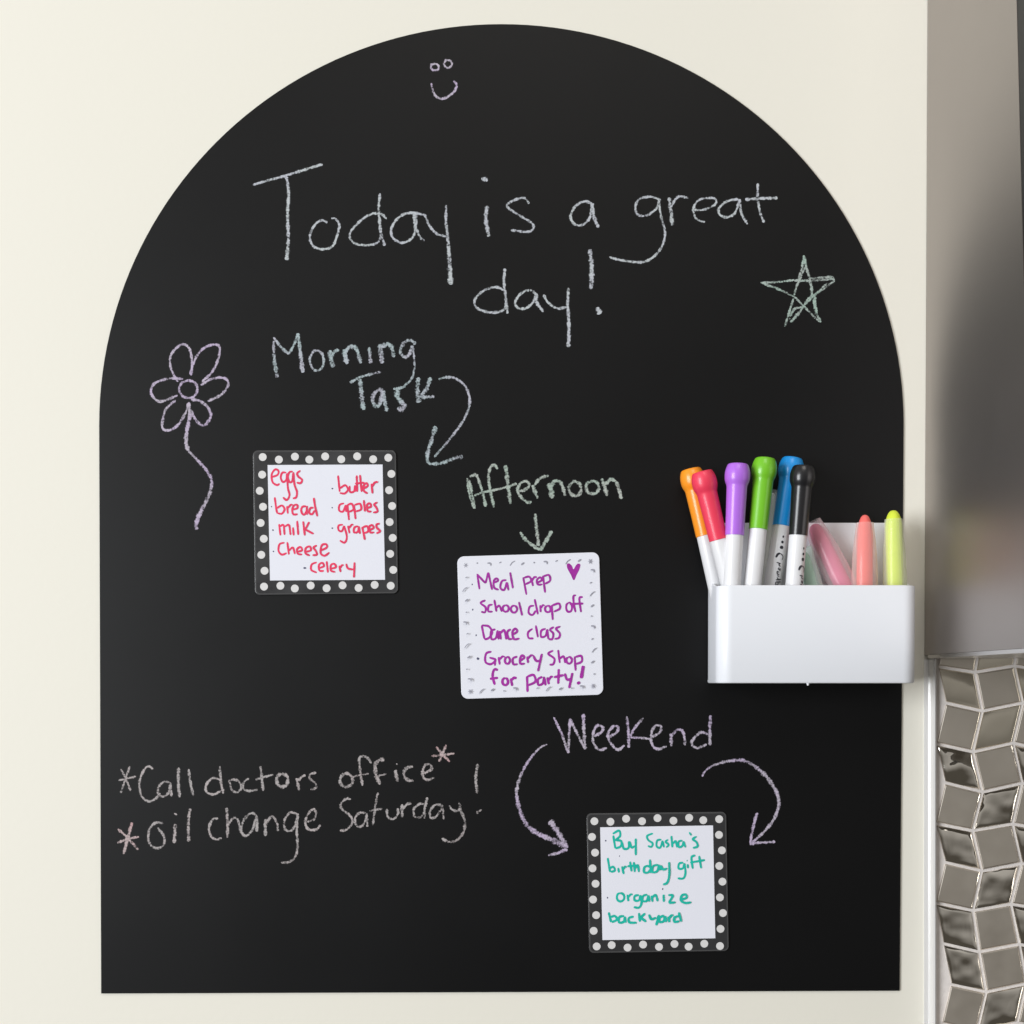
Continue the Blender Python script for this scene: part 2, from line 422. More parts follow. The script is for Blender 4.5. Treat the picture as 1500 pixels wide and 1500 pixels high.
chalk('chalk_word', 'pale blue chalk word Morning', """@4-7.5 92,130 95,240 115,365 | @4-5 90,105 140,170 190,215 | @4.5 190,215 225,150 248,80 | @5-8 248,80 262,180 280,335 |
 @4.4 o 372 258 45 65 | @8 455,190 465,250 478,300 | @6 465,230 490,195 515,190 | @8 545,185 555,230 565,280 | @7 555,200 590,165 630,190 655,275 |
 @6.5 710,170 718,275 | @8.5 780,150 792,275 | @8 790,170 830,150 855,175 870,235 |
 @6 1010,150 970,125 930,150 910,200 935,232 970,215 990,160 | @4 990,160 1000,240 1000,320 980,380 930,425""", R4, 6, 'blue')
chalk('chalk_word', 'pale blue chalk word Task', """@4.5 585,400 650,365 720,345 785,330 | @8 650,375 658,470 675,575 |
 @7 800,450 770,445 735,480 735,530 760,555 785,520 795,455 | @7 800,450 808,520 825,585 |
 @5 865,440 905,435 945,425 | @8 905,435 888,480 915,520 940,545 925,570 890,570 |
 @7.5 1030,365 1020,440 1030,530 | @6.5 1105,365 1080,440 1035,490 | @6 1035,492 1080,492 1130,490""", R4, 6, 'blue')
chalk('chalk_arrow', 'pale blue curved chalk arrow from Task down to the grocery card', """@4.4 1158,378 1200,365 1260,370 1320,410 1352,470 1358,540 1330,620 1280,700 1200,800 1130,880 |
 @7.5-6 1138,680 1115,760 1090,840 1085,900 1100,925 | @5-7 1095,925 1180,920 1250,890 1315,875""", R4, 5, 'blue')
chalk('chalk_word', 'pale green chalk word Afternoon', """@4 130,215 145,330 185,455 | @5 145,230 165,330 190,455 | @5 150,205 200,192 230,260 260,360 275,440 | @3.6 185,355 260,325 380,300 |
 @5 370,145 340,112 310,140 298,220 315,330 340,445 | @4 270,325 400,298 520,258 | @6.5 430,115 445,230 470,420 |
 @5 520,320 580,310 620,270 590,240 545,260 525,320 560,370 600,405 635,400 | @6.5 645,270 660,320 685,375 | @5 660,270 700,220 770,195 |
 @8.5 775,255 790,320 800,375 | @6 785,290 820,240 860,250 885,300 900,355 | @5.5 o 978 300 48 56 | @5.5 o 1113 288 52 50 |
 @6.5 1185,220 1210,290 1230,355 | @6 1215,270 1250,230 1290,240 1320,300 1340,380""", R5, 5, 'green')
chalk('chalk_arrow', 'short pale green chalk arrow pointing straight down', "@6 662,495 675,600 690,750 | @5.5 545,640 590,700 660,755 700,780 | @6 700,780 730,740 795,630", R5, 5, 'green')
chalk('chalk_star', 'pale green five-pointed chalk star with doubled lines', """@4 150,580 420,570 680,535 | @4.5 680,545 830,545 1050,540 1290,520 | @4.5 900,520 1100,500 1290,488 | @4 1290,490 1310,570 |
 @4 1300,560 1120,690 980,790 830,940 | @4 1200,580 1060,720 900,830 840,920 | @5 830,950 720,1090 620,1200 | @4.5 800,960 690,990 610,1110 | @3.6 620,1150 590,1140 |
 @4 830,150 800,350 740,540 | @4 850,330 760,540 710,660 680,780 | @4 670,830 620,980 530,1270 | @5 840,170 870,350 920,500 | @5 920,520 950,650 960,790 | @4.5 1000,780 1020,1000 1050,1110 1100,1200 | @3.5 980,840 1010,1080 |
 @5-3.5 180,580 450,690 680,800 | @3.6 680,800 830,950 950,1070 1070,1190""", RS, 4, 'star')
chalk('chalk_smiley', 'small lavender chalk smiley face at the top of the arch', """@3.8 o 555 425 88 76 | @4 480,340 470,400 | @3.8 o 845 355 88 86 | @3.6 800,235 765,330 |
 @4-4.6 480,775 505,930 570,1060 700,1120 850,1070 980,960 1030,850 1020,780 965,730""", RF, 4, 'lav', .05)
chalk('chalk_asterisk', 'grey chalk asterisk before Call', "195,205 165,290 130,395 | 130,225 165,290 200,380 | @3.6 115,305 240,278", R6, 4, 'grey')
chalk('chalk_word', 'grey chalk word Call', """360,225 325,205 290,240 262,320 275,410 320,452 370,440 410,395 | 480,320 440,315 400,350 395,400 430,420 470,390 482,320 | 482,320 490,420 |
 @5.4 540,215 538,320 548,425 | @4.6 610,225 625,330 645,415""", R6, 4.2, 'grey')
chalk('chalk_word', 'grey chalk word doctors', """830,300 780,290 735,340 740,390 790,405 840,380 | @4.8 832,205 840,310 858,400 | 900,300 915,370 955,390 985,355 965,310 925,300 905,310 |
 1040,290 1000,320 1000,365 1040,380 1100,370 | @4.8 1120,205 1130,290 1140,380 | 1085,300 1150,280 1210,265 | @5.6 o 1275 305 42 46 | @4.8 1375,290 1395,378 | 1385,310 1420,275 1440,270 |
 1515,250 1475,262 1470,290 1508,325 1515,355 1475,372""", R6, 4.2, 'grey')
chalk('chalk_asterisk', 'pinkish chalk asterisk before oil', "@5.6 210,605 180,710 150,828 | @4.6 110,650 180,715 255,798 | @4 105,750 180,720 260,705", R6, 4, 'pink')
chalk('chalk_word', 'grey chalk word oil', """430,610 380,605 335,650 325,720 350,770 395,785 435,760 435,700 390,640 | @3.6 508,540 530,550 | @6 515,615 510,750 | @5-6 622,505 610,600 610,740""", R6, 4.6, 'grey')
chalk('chalk_word', 'grey chalk word change', """820,575 785,580 755,640 770,700 810,725 845,712 | @5 880,500 888,600 885,712 | 890,620 930,570 960,590 985,680 |
 1090,550 1050,540 1000,590 985,660 1015,700 1060,660 1085,580 1090,550 | @5.5 1095,560 1095,670 | @6 1155,580 1155,700 | 1160,610 1200,560 1235,600 1245,665 |
 1380,545 1330,535 1290,590 1295,650 1340,660 1375,600 1385,540 | @4.4 1385,540 1378,650 1382,780 1365,850 1320,885 1265,888 |
 1450,600 1500,580 1515,535 1495,510 1460,540 1440,590 1445,635 1475,658 1520,650 1545,620""", R6, 4.4, 'grey')
chalk('chalk_word', 'grey chalk word office', """@5 o 337 315 48 50 | 520,190 490,150 450,140 430,165 440,260 455,355 | @6.5 615,165 580,165 548,200 555,280 585,345 | @3.5 385,288 500,265 | @3.5 540,290 630,268 |
 @4 702,193 712,202 | @6.5 695,240 712,325 | @5.5 825,215 780,225 758,260 775,305 830,320 | 900,265 960,235 950,200 915,205 893,255 905,300 940,310 980,292""", R7, 4.6, 'grey')
chalk('chalk_asterisk', 'pink chalk asterisk raised after office', "@4.6 1068,55 1040,120 1015,178 | @4.6 995,70 1040,125 1095,178 | @4 960,138 1040,130 1128,118 | @7 1025,120 1045,140", R7, 4, 'pink')
chalk('chalk_mark', 'grey chalk exclamation mark ending the two-line note', "@5.5 1298,195 1285,300 1295,410 | @7 1288,550 1305,552 | @4 1300,545 1328,530", R7, 5, 'grey')
chalk('chalk_word', 'grey chalk word Saturday', """370,455 335,450 295,490 310,530 370,580 380,630 340,675 290,685 | 480,555 430,555 400,600 415,650 450,650 480,600 485,555 | 485,555 492,655 |
 568,405 550,500 530,645 | 505,540 600,522 | 632,525 640,580 680,600 715,560 712,520 | @5.5 745,490 745,585 | 750,530 780,490 815,485 |
 915,490 870,490 830,530 840,580 880,585 915,540 | @5 930,440 912,520 908,595 | 1040,500 990,495 950,540 955,590 995,580 1030,530 1040,495 | 1040,495 1050,600 |
 1090,500 1110,530 1150,540 1170,520 | @5 1162,480 1175,540 1205,610 1195,690 1150,750 1090,765 1035,742""", R7, 4.2, 'grey')
chalk('chalk_word', 'lavender chalk word Weekend', """@4.5 248,72 290,160 322,255 | @4.8 322,255 328,150 332,78 | @4.6 330,80 370,160 408,235 | @5.5 408,235 402,140 400,55 |
 452,170 490,150 500,125 470,115 450,150 450,200 480,238 520,228 | 530,175 570,150 575,120 550,120 525,160 540,205 575,238 610,215 |
 @5 620,68 630,150 632,228 | 705,75 660,130 640,170 | @4 640,175 690,178 740,182 | 745,175 790,150 795,120 770,115 748,150 750,210 780,235 825,220 |
 @5.5 845,155 850,220 | 850,170 880,135 910,150 920,215 | 1040,160 1000,150 960,185 955,215 985,228 1030,210 | @5.5 1050,62 1045,140 1048,215""", R8, 4.6, 'lav')
chalk('chalk_arrow', 'lavender chalk arrow curving left of Weekend', """@3-6 215,210 170,235 110,310 68,400 57,470 | @6-8 57,470 75,550 110,620 160,665 | @8-9 160,665 230,695 315,735 | @10-7 230,600 270,660 318,740 | @6-4.5 318,745 270,765 220,778""", R8, 5, 'lav')
chalk('chalk_arrow', 'lavender chalk arrow curving right of Weekend', """@3-5 1007,375 1020,350 1060,320 1130,297 | @5-7 1130,297 1210,292 1280,325 1340,380 | @7-4 1340,380 1385,450 1398,510 1380,580 1330,650 1260,715 | @5.5-4 1288,560 1268,630 1252,715 | @4.5 1250,720 1310,712 1380,708""", R8, 4.6, 'lav')

# ------------------------------------------------------------------ the three cards
def card(name, label, reg, corners, r, m, group):
    ox, oy, s = reg
    bm = bmesh.new(); slab(bm, round_poly([(ox + x / s, oy + y / s) for x, y in corners], r + 1.5), BT + .0001, BT + .0011, bev=.0003)
    return obj(name, bm, m, None, label=label, category='card', group=group)
CT = BT + .0011
G = 'square magnetic note cards on the chalkboard'
def dotted(label, reg, outer, inner, dots):
    ox, oy, s = reg
    c = card('note_card', label, reg, outer, 5.5, M_film, G)
    pc = [Vector((ox + x / s, oy + y / s)) for x, y in outer]; mid = sum(pc, Vector((0, 0))) / 4
    bm = bmesh.new(); slab(bm, round_poly([mid + (p - mid) * .978 for p in pc], 5.5), CT - .0002, CT + .00004)
    obj('printed_border', bm, M_frame, c)
    bm = bmesh.new(); slab(bm, [(ox + x / s, oy + y / s) for x, y in inner], CT - .0002, CT + .00008)
    obj('writing_panel', bm, M_card, c)
    me = None
    for t in dots.split():
        x, y = map(float, t.split(','))
        p = W(ox + x / s, oy + y / s, CT + .00008)
        if me is None:
            bm = bmesh.new(); n = 20; rr = 5.7 * PX
            a = [bm.verts.new((rr * math.cos(k / n * 2 * math.pi), 0, rr * math.sin(k / n * 2 * math.pi))) for k in range(n)]
            b = [bm.verts.new((rr * 1.02 * math.cos(k / n * 2 * math.pi), .00015, rr * 1.02 * math.sin(k / n * 2 * math.pi))) for k in range(n)]
            bm.faces.new(a)
            for k in range(n): bm.faces.new((a[k], a[(k+1) % n], b[(k+1) % n], b[k]))
            o = obj('dot', bm, M_dot, c); me = o.data
        else: o = obj('dot', me, None, c)
        o.location = p
    return c
def ink(name, label, data, reg, w0, col, parent, d): return writing(name, label, data, reg, w0, INK[col], parent, d, 0.07)

def bullets(data, reg, w0, col, parent, d):
    for st in data.split('|'): writing('bullet_mark', None, st, reg, w0, INK[col], parent, d, 0.0)
RA = (360, 650, 6.25)
ca = dotted('black-bordered white-dotted card with a red handwritten grocery list', RA, [(65,60),(1375,60),(1395,1370),(85,1385)], [(200,195),(1252,190),(1275,1245),(222,1252)],
 "155,122 303,145 450,118 582,145 727,116 874,142 1020,115 1166,142 1305,128 1333,276 1312,425 1340,570 1317,717 1345,862 1322,1008 1350,1155 1327,1300 1180,1292 1033,1320 886,1296 740,1323 594,1298 449,1325 317,1300 167,1308 172,1163 142,1017 165,870 136,725 158,577 128,431 150,283")
TI = CT + .00014
for lab, dat in (
 ('eggs', "240,305 290,285 300,250 270,235 238,280 245,350 285,378 310,365 | 370,265 335,265 320,310 340,350 370,330 378,270 | 378,270 385,400 400,470 375,515 340,490 | 430,255 400,260 385,300 400,350 425,340 435,260 | 435,260 445,370 468,440 460,490 430,500 | 500,245 470,270 480,300 515,330 500,360 465,355"),
 ('bread', "265,490 280,600 290,640 | 285,590 330,565 355,600 330,640 290,635 | 378,570 385,640 | 380,595 410,560 430,560 | 420,605 470,590 470,560 440,565 425,605 435,645 475,645 | 550,570 515,580 508,620 530,650 555,620 558,570 560,650 | 620,585 590,590 580,630 605,645 630,610 | 622,495 635,580 655,665"),
 ('milk', "305,735 318,840 | 310,760 345,745 355,835 | 355,760 395,745 410,835 | 432,765 438,840 | 470,705 480,835 | 525,710 540,840 | 580,715 545,785 | 545,785 620,825"),
 ('cheese', "355,905 310,920 300,980 330,1015 375,1000 | 380,900 395,1015 | 395,980 430,950 450,1010 | 470,990 515,975 500,945 470,965 475,1005 515,1015 | 545,990 595,975 585,940 550,955 545,1000 585,1025 | 650,930 620,950 640,980 650,1015 610,1020 | 680,980 740,950 735,920 695,930 685,1000 720,1025 765,995"),
 ('celery', "650,1085 605,1105 600,1155 650,1180 | 670,1140 715,1120 700,1090 670,1110 675,1160 715,1165 | 740,1075 752,1180 | 775,1145 825,1130 810,1100 780,1110 780,1160 820,1175 | 855,1115 868,1175 | 860,1140 880,1112 896,1112 | 918,1098 935,1140 985,1152 | 995,1085 990,1225"),
 ('butter', "845,290 860,440 | 860,410 910,380 935,420 905,455 860,450 | 950,385 955,440 990,435 1000,380 | 1000,380 1005,440 | 1015,290 1020,440 | 1045,285 1060,440 | 1000,365 1085,355 | 1080,410 1115,385 1105,360 1080,380 1080,430 1115,455 | 1150,365 1160,455 | 1155,395 1180,355 1212,350"),
 ('apples', "900,545 860,560 855,610 890,620 915,560 | 915,560 920,625 | 930,555 945,700 | 930,560 970,550 985,600 945,625 | 990,560 1005,690 | 995,560 1045,550 1055,600 1005,620 | 1080,515 1090,620 | 1105,590 1145,575 1135,545 1110,560 1115,615 1150,620 | 1205,535 1175,555 1195,585 1205,620 1165,630"),
 ('grapes', "890,740 850,750 850,790 880,800 900,750 | 900,750 925,850 905,905 860,885 | 935,750 950,820 | 945,775 970,740 985,745 | 1030,755 995,765 990,810 1025,805 1035,755 | 1035,755 1045,825 | 1065,760 1090,880 | 1070,765 1110,755 1120,800 1080,820 | 1130,790 1170,770 1155,745 1130,760 1140,810 1175,810 | 1225,730 1195,740 1200,770 1230,800 1195,820")):
    ink('ink_word', 'red ink word ' + lab, dat, RA, 3.0, 'red', ca, TI)
bullets("@2.6 785,410 800,411 | @2.4 785,585 797,586 | @2.6 785,772 800,773 | @2.2 230,575 240,576 | @2.8 242,790 256,791 | @2.6 247,985 259,986 | @3 528,1137 553,1138", RA, 2.6, 'bullet', ca, TI)

RB = (660, 800, 6.25)
cb = card('note_card', 'plain white card with purple handwritten list and a small heart', RB, [(60,95),(1360,55),(1400,1360),(100,1400)], 8.5, M_card, G)
for lab, dat, wd in (
 ('Meal', "245,260 265,395 | 240,255 320,340 | 320,340 345,240 | 345,240 380,400 | 395,335 435,315 420,295 395,320 400,380 440,400 | 510,310 470,320 455,380 490,400 515,330 | 515,330 530,405 | 545,240 570,385", 3),
 ('prep', "665,285 695,445 | 670,290 720,280 735,320 685,350 | 738,290 755,365 | 745,320 765,285 790,285 | 795,335 835,310 820,285 790,310 800,350 840,350 | 845,270 865,425 | 850,275 900,265 910,315 865,345", 3),
 ('School', "320,495 275,520 320,560 315,605 280,600 | 385,535 350,545 345,595 385,600 | 400,490 420,600 | 415,570 445,545 470,600 | o 505 570 28 30 | o 580 575 28 32 | 625,510 655,635", 3.1),
 ('drop', "765,545 725,555 715,610 750,630 780,590 | 770,485 800,625 | 820,540 825,605 | 825,570 845,540 860,545 | o 890 575 26 30 | 925,540 935,675 | 925,545 990,525 1000,570 945,600", 3.1),
 ('off', "o 1085 560 28 43 | 1150,450 1125,460 1130,540 1145,605 | 1210,465 1180,475 1185,540 1195,605 | 1090,530 1215,525", 3.2),
 ('Dance', "285,725 310,850 | 285,725 350,735 380,790 350,840 310,855 | 410,760 370,780 375,850 415,840 430,770 | 430,770 440,855 | 450,775 460,855 | 455,800 490,770 510,855 | 550,760 520,785 530,845 565,850 | 570,810 610,780 590,755 565,790 580,850 630,845", 3.2),
 ('class', "750,755 710,790 715,840 760,845 | 780,725 800,835 | 870,755 830,775 830,830 870,820 885,760 | 885,760 895,850 | 945,740 910,765 940,800 930,850 895,850 | 1005,735 965,755 1000,800 990,840 950,850", 3.1),
 ('Grocery', "375,965 325,985 320,1060 370,1080 410,1040 355,1020 | 410,1030 405,1095 | 440,1015 450,1085 | 445,1040 475,1010 495,1015 | o 520 1045 23 32 | 610,1010 570,1030 575,1080 615,1080 | 635,1050 675,1020 655,1000 635,1030 640,1075 680,1075 | 700,1010 710,1070 | 705,1030 735,1000 755,1000 | 755,1000 785,1050 825,1045 | 835,985 800,1145", 3.3),
 ('Shop', "940,955 895,985 950,1030 940,1080 905,1085 | 985,950 1000,1070 | 1000,1030 1035,1010 1050,1070 | o 1085 1045 26 30 | 1135,1010 1145,1140 | 1140,1015 1195,1005 1200,1055 1150,1080", 3.2),
 ('for', "435,1135 400,1130 385,1190 405,1270 | 360,1215 435,1205 | o 500 1240 26 33 | 550,1210 565,1280 | 555,1230 580,1205 605,1210", 3.8),
 ('party with exclamation mark', "700,1190 705,1335 | 700,1195 760,1180 775,1240 710,1275 | 840,1195 800,1220 805,1270 845,1255 855,1195 | 855,1195 870,1275 | 885,1200 900,1265 | 895,1230 920,1195 935,1200 | 990,1125 985,1260 | 945,1200 1035,1180 | 1045,1165 1065,1220 1100,1215 | 1115,1160 1085,1300 | @5 1215,1095 1195,1210 | @4.4 1158,1260 1185,1244", 3.6)):
    ink('ink_word', 'purple ink word ' + lab, dat, RB, wd, 'purple', cb, CT + .00006)
bullets("@3 193,350 203,351 | @3.4 197,580 208,582 | @3.6 229,815 239,817 | @4 240,1026 262,1034", RB, 2.6, 'bullet', cb, CT + .00006)
bm = bmesh.new()
hp = catmull([(1065,165),(1085,158),(1110,180),(1125,212),(1145,180),(1165,160),(1188,168),(1180,210),(1155,260),(1128,312),(1100,260),(1070,205)], 8, True)[:-1]
bm.faces.new([bm.verts.new(W(660 + p.x / 6.25, 800 + p.y / 6.25, CT + .0001)) for p in hp])
obj('heart', bm, INK['purple'], cb, label='solid purple heart')
dd = []
marks = "140,175 245,155 355,165 455,150 565,155 660,160 765,150 870,150 970,135 1075,140 1180,130 1280,138 1300,225 1283,335 1297,435 1297,545 1290,640 1303,740 1297,850 1315,950 1300,1060 1315,1170 1305,1280 180,1330 285,1325 383,1315 490,1325 590,1308 795,1300 895,1305 1005,1305 1110,1300 1200,1290 145,287 130,395 147,495 145,605 133,705 155,803 150,910 168,1015 150,1127 175,1225"
for i, t in enumerate(marks.split()):
    x, y = map(float, t.split(','))
    if (x, y) in ((140,175),(1280,138),(1305,1280),(180,1330)):
        dd += ["@1.2 %f,%f %f,%f" % (x-22, y, x+22, y), "@1.2 %f,%f %f,%f" % (x-12, y-20, x+12, y+20), "@1.2 %f,%f %f,%f" % (x+12, y-20, x-12, y+20)]
    elif i % 5 == 0: dd += ["@2.4 %f,%f %f,%f" % (x-14, y+10, x+14, y-10)]
    elif i % 5 == 1: dd += ["@2.6 %f,%f %f,%f" % (x-7, y, x+7, y)]
    elif i % 5 == 2: dd += ["@2.2 %f,%f %f,%f %f,%f" % (x-18, y-10, x+10, y-8, x+14, y+14)]
    elif i % 5 == 3: dd += ["@1.8 %f,%f %f,%f" % (x-10, y+4, x+10, y-6)]
    else: dd += ["@1.3 %f,%f %f,%f %f,%f" % (x-22, y+24, x-2, y-4, x+24, y-20)]
o = writing('doodle_border', None, ' | '.join(dd), RB, 2, M_doodle, cb, CT + .00003, 0)

RC = (850, 1180, 6.5217)
cc_ = dotted('black-bordered white-dotted card with a teal handwritten weekend list', RC, [(60,75),(1395,60),(1420,1390),(85,1410)], [(190,208),(1268,190),(1290,1268),(212,1285)],
 "135,150 288,155 438,126 590,150 738,120 890,145 1040,117 1175,140 1327,130 1325,280 1353,428 1328,577 1358,727 1334,878 1363,1027 1340,1178 1335,1342 1185,1320 1035,1348 900,1322 752,1350 600,1328 452,1357 300,1333 157,1346 128,1197 152,1047 122,898 146,747 117,600 141,450 112,300")
for lab, dat, wd in (
 ('Buy', "315,285 335,410 | 310,270 370,240 380,290 335,330 | 335,330 390,340 385,390 335,410 | 400,350 415,410 460,405 465,340 | 470,340 490,400 520,385 | 530,315 530,475", 3.3),
 ('Sasha\'s', "695,265 640,290 650,330 690,360 680,395 645,385 | 775,325 735,335 730,390 765,400 785,335 | 785,335 800,400 | 840,325 815,345 845,375 820,400 | 870,290 880,400 | 880,370 910,340 925,400 | 975,335 940,345 940,395 975,385 985,340 | 985,340 1005,400 | @2.6 1040,255 1062,285 | 1110,295 1075,320 1110,350 1120,390 1075,405", 3.1),
 ('birthday', "262,500 285,635 | 280,600 315,585 330,620 290,635 | 362,595 370,640 | 398,580 415,655 | 410,615 425,585 445,590 | 475,535 490,630 | 450,580 560,570 | 510,540 520,635 | 520,600 550,580 560,635 | 668,592 645,577 612,590 610,636 645,640 668,612 | 665,515 674,645 | 745,565 695,580 690,635 735,625 750,565 | 750,565 765,620 | 770,570 790,610 830,600 | 848,540 850,660 830,735 790,755", 3.3),
 ('gift', "985,545 945,555 940,600 980,600 995,550 | 995,550 1005,640 985,695 930,695 | 1025,560 1030,600 | @3 1016,525 1024,526 | 1100,475 1065,490 1065,540 1075,605 | 1135,480 1155,600 | 1050,545 1190,520", 3.3),
 ('organize', "o 385 875 36 40 | 450,850 460,915 | 455,880 480,850 500,850 | 560,855 520,865 520,905 560,905 575,855 | 575,855 585,930 560,975 510,970 | 640,850 600,865 595,910 635,910 650,855 | 650,855 660,920 | 680,860 690,920 | 685,880 720,855 740,915 | 795,850 798,920 | 840,855 890,855 | 890,855 845,930 | 845,930 910,925 | 960,900 1015,880 1005,850 970,860 960,905 1000,930 1060,925", 3.4),
 ('backyard', "272,1020 295,1115 | 290,1065 330,1055 350,1090 300,1115 | 420,1055 375,1065 370,1115 415,1110 425,1060 | 425,1060 435,1120 | 510,1060 465,1075 470,1115 540,1120 | 560,1025 570,1110 | 620,1030 575,1070 | 575,1070 630,1110 | 655,1040 680,1085 725,1070 | 750,1045 725,1145 | 800,1050 760,1070 755,1110 795,1105 810,1055 | 810,1055 820,1115 | 840,1060 850,1115 | 845,1080 870,1050 890,1050 | 940,1055 900,1070 900,1110 945,1105 | 940,1020 965,1110", 3.7)):
    ink('ink_word', 'teal ink word ' + lab, dat, RC, wd, 'teal', cc_, TI)
bullets("@2.8 236,335 250,336 | @3 254,880 266,881 | @2.2 371,482 379,483 | @3.4 782,796 793,798", RC, 2.6, 'bullet', cc_, TI)

# ------------------------------------------------------------------ marker holder
HD = 0.038                                  # how far it stands out
x0, x1 = W(1037, 900, .002).x, W(1317.5, 900, .002).x
zbot = W(1190, 1001, HD).z; zfr = W(1190, 857, HD).z; zbk = W(1040, 850, .004).z; zpl = W(1250, 766, .003).z
holder = empty('marker_holder', label='white plastic tray of markers overlapping the right edge of the chalkboard', category='pen holder')
holder.location = ((x0 + x1) / 2, -BT, zbot); bpy.context.view_layer.update()
def hold(name, bm, m, **k):
    o = obj(name, bm, m, None, **k); o.parent = holder; o.matrix_parent_inverse = Matrix.Translation(-holder.location); return o
YB = BT + .0003
def plan(off, rf):
    """U-shaped outline from back left round the front to back right"""
    pts = [(x0 + off, YB)]
    a0 = (x0 + off, HD - off)
    for k in range(11):
        a = math.pi + k / 10 * math.pi / 2
        pts.append((x0 + off + rf + rf * math.cos(a), HD - off - rf - rf * math.sin(a)))
    for k in range(11):
        a = -math.pi / 2 + k / 10 * math.pi / 2
        pts.append((x1 - off - rf + rf * math.cos(a), HD - off - rf - rf * math.sin(a)))
    pts.append((x1 - off, YB))
    return pts
RF_ = 0.0085
outer = plan(0, RF_); inner = plan(.0013, RF_ - .0013)
def ztop_(y):
    t = max(0, min(1, (HD - RF_ - y) / (HD - RF_ - YB))); return zfr + (zbk - zfr) * t
bm = bmesh.new()
rings = []
b1 = .0007
for pl, zf, tag_ in ((outer, None, 'b0'), (outer, 1, 't'), (inner, 1, 't2'), (inner, 0, 'b2')): pass
def ring(pl, zfun): return [bm.verts.new((x, -y, zfun(y))) for x, y in pl]
def lerp_plan(off): return plan(off, max(.001, RF_ - off))
rs = [ring(lerp_plan(.0012), lambda y: zbot), ring(lerp_plan(.0004), lambda y: zbot + .0003), ring(outer, lambda y: zbot + .0011), ring(outer, lambda y: ztop_(y) - .0007),
      ring(lerp_plan(.0002), lambda y: ztop_(y) - .0002), ring(lerp_plan(.0007), lambda y: ztop_(y)), ring(lerp_plan(.0012), lambda y: ztop_(y) - .0001), ring(inner, lambda y: ztop_(y) - .0007), ring(inner, lambda y: zbot + .002)]
for a, b in zip(rs, rs[1:]):
    for i in range(len(a) - 1): bm.faces.new((a[i], a[i+1], b[i+1], b[i]))
bm.faces.new(rs[0]); bm.faces.new(rs[-1])
tray = hold('tray', bm, M_white)
for p in tray.data.polygons: p.use_smooth = True
tray.data.set_sharp_from_angle(angle=R(40))
# back plate, rounded upper corners
bm = bmesh.new()
ol = []
rr = .0035
cs = [(x0, zbot + .001), (x1, zbot + .001), (x1, zpl), (x0, zpl)]
o2 = round_poly(cs, [.001, .001, rr, rr], 6)
fr = [bm.verts.new((p[0], -(YB + .0018), p[1])) for p in o2]; bk = [bm.verts.new((p[0], -(YB + .0001), p[1])) for p in o2]
bm.faces.new(fr); bm.faces.new(bk)
for i in range(len(o2)): bm.faces.new((fr[i], fr[(i+1) % len(o2)], bk[(i+1) % len(o2)], bk[i]))
hold('back_panel', bm, M_white)
bm = bmesh.new()
p = W(1183.5, 1001, HD - .001)
bmesh.ops.create_cone(bm, cap_ends=True, segments=8, radius1=.0005, radius2=.0009, depth=.0014, matrix=Matrix.Translation((p.x, p.y + .0002, zbot - .0005)))
hold('moulding_nub', bm, M_white)

# ------------------------------------------------------------------ pens
def frame_from(a, b):
    z = (b - a).normalized(); y = Vector((0, 1, 0)); x = y.cross(z).normalized(); y = z.cross(x)
    return Matrix(((x.x, y.x, z.x, a.x), (x.y, y.y, z.y, a.y), (x.z, y.z, z.z, a.z), (0, 0, 0, 1)))
def lathe(prof, seg=28, sq=None):
    bm = bmesh.new(); prev = None
    for i, (z, r) in enumerate(prof):
        if r <= 1e-7: ringv = [bm.verts.new((0, 0, z))]
        else: ringv = [bm.verts.new((r * math.cos(k / seg * 2 * math.pi) * (sq(z)[0] if sq else 1), r * math.sin(k / seg * 2 * math.pi) * (sq(z)[1] if sq else 1), z)) for k in range(seg)]
        if prev:
            if len(prev) == 1 and len(ringv) > 1:
                for k in range(seg): bm.faces.new((prev[0], ringv[k], ringv[(k+1) % seg]))
            elif len(ringv) == 1:
                for k in range(seg): bm.faces.new((prev[k], prev[(k+1) % seg], ringv[0]))
            else:
                for k in range(seg): bm.faces.new((prev[k], prev[(k+1) % seg], ringv[(k+1) % seg], ringv[k]))
        prev = ringv
    return bm

